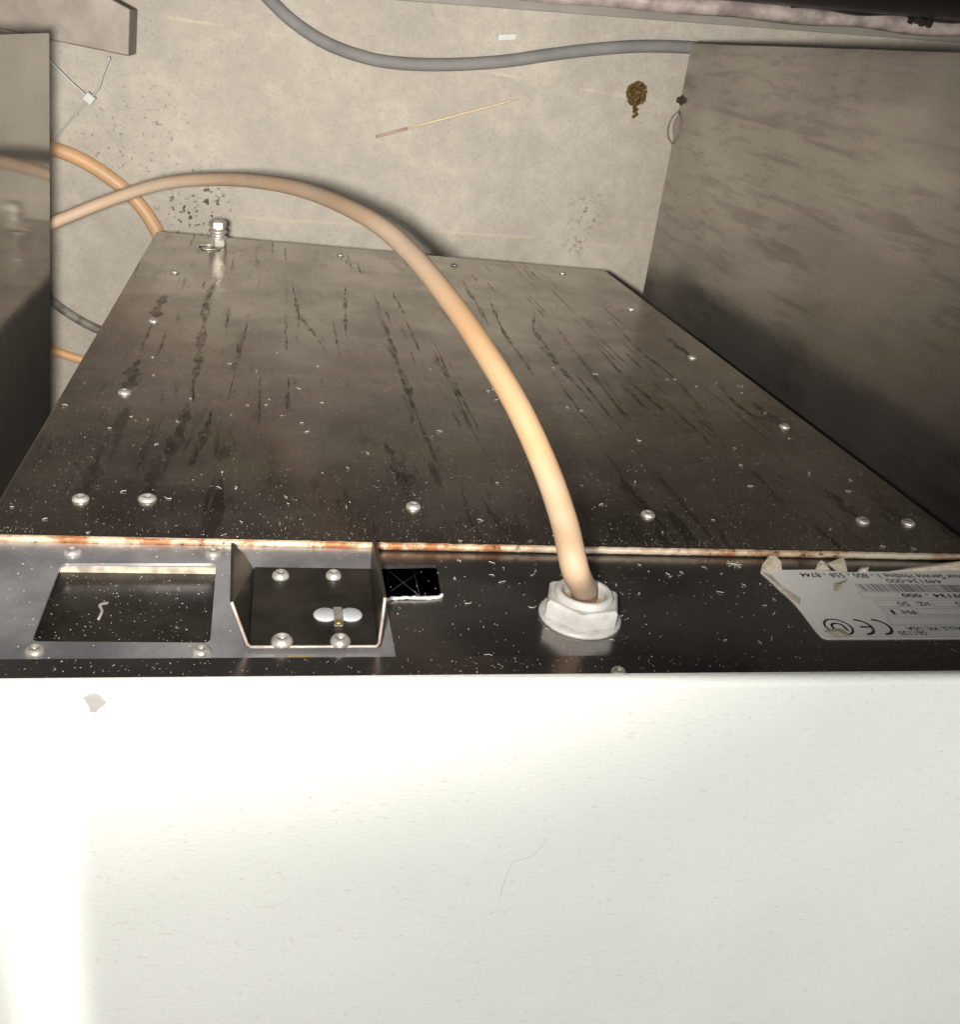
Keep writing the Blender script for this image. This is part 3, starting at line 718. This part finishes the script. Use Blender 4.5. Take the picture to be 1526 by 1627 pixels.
for i in range(12): bmesh.ops.create_icosphere(bm, subdivisions=2, radius=random.uniform(.0012, .0026), matrix=Matrix.Translation(on_z(1010 + random.uniform(-3, 3), 168 + i * 1.6, .003)))
for v_ in bm.verts: v_.co += Vector([random.uniform(-.0008, .0008) for _ in range(3)])
tag(done('residue_clump', bm, 'clump'), 'crusty yellow brown clump stuck on the floor near the right cabinet', 'debris')

# ------------------------------------------------------------------ dust and lint (uncountable)
bm = bmesh.new(); rng = random.Random(11)
def fleck(p, s, nrm_y=True):
    a = rng.uniform(0, 6.28); l = s * rng.uniform(.6, 2.2); w = s * rng.uniform(.35, .8)
    ux = Vector((math.cos(a), 0, math.sin(a))); uz = Vector((-math.sin(a), 0, math.cos(a)))
    q = [p + ux * l / 2, p + uz * w / 2 + ux * .1 * s, p - ux * l / 2, p - uz * w / 2]
    top = p + Vector((0, s * .35, 0))
    v = [bm.verts.new(x_) for x_ in q]; t = bm.verts.new(top)
    for i in range(4): bm.faces.new([v[i], v[(i + 1) % 4], t])
def fibre(p, s):
    a = rng.uniform(0, 6.28); P = [p.copy()]; k = rng.uniform(-1.6, 1.6)
    for i in range(4):
        a += k * rng.uniform(.3, 1.); P.append(P[-1] + Vector((math.cos(a), rng.uniform(-.05, .25), math.sin(a))) * s / 4)
    for q in P: q.y = max(q.y, p.y)
    tube(bm, P, .00011, 4)
for i in range(6500):
    t = rng.random() ** 1.7
    z = Z_SEAM - .003 - t * (Z_SEAM - Z_FAR) * .75; x = rng.uniform(XL + .003, XR - .003)
    fleck(Vector((x, .0001, z)), rng.uniform(.00012, .00036) * (1 if rng.random() > .06 else 1.4))
for i in range(80):
    z = Z_SEAM - .004 - rng.random() ** 1.5 * .28; fibre(Vector((rng.uniform(XL + .003, XR - .003), .0003, z)), rng.uniform(.0015, .004))
for i in range(650):
    z = rng.uniform(Z_SEAM + .004, ZL0 - .001); x = rng.uniform(XL + .003, XR - .003)
    y = YC if x < xz(612, 950, YC)[0] else YL
    if win[3][0] - .004 < x < win[1][0] + .002: y = YC
    fleck(Vector((x, y + .0001, z)), rng.uniform(.0002, .0005))
for i in range(70):
    fibre(Vector((rng.uniform(xz(720, 950, YL)[0], XR - .003), YL + .0002, rng.uniform(Z_SEAM + .004, ZL0 - .001))), rng.uniform(.001, .004))
for i in range(500):
    fleck(Vector((rng.uniform(XL + .003, XR - .003), YL + .0023, rng.uniform(ZL0 + .001, Z_TOP))), rng.uniform(.0002, .0005))
for i in range(160):
    fleck(Vector((rng.uniform(win[0][0], win[1][0]), YL - .0047, rng.uniform(win[0][1] + .001, win[3][1] - .001))), rng.uniform(.0002, .0005))
p = on_y(1166, 896, YL + .0004)
for k in range(4):
    t = k * .8 + .2; tube(bm, [p - Vector((math.cos(t), 0, math.sin(t))) * .0035, p + Vector((math.cos(t), 0, math.sin(t))) * .004], .00014, 4)
tag(done('dust', bm, 'lint'), 'pale lint and dust flecks scattered over the dark back panel', 'dust', kind='stuff')
S.render.resolution_x = 961; S.render.resolution_y = 1024
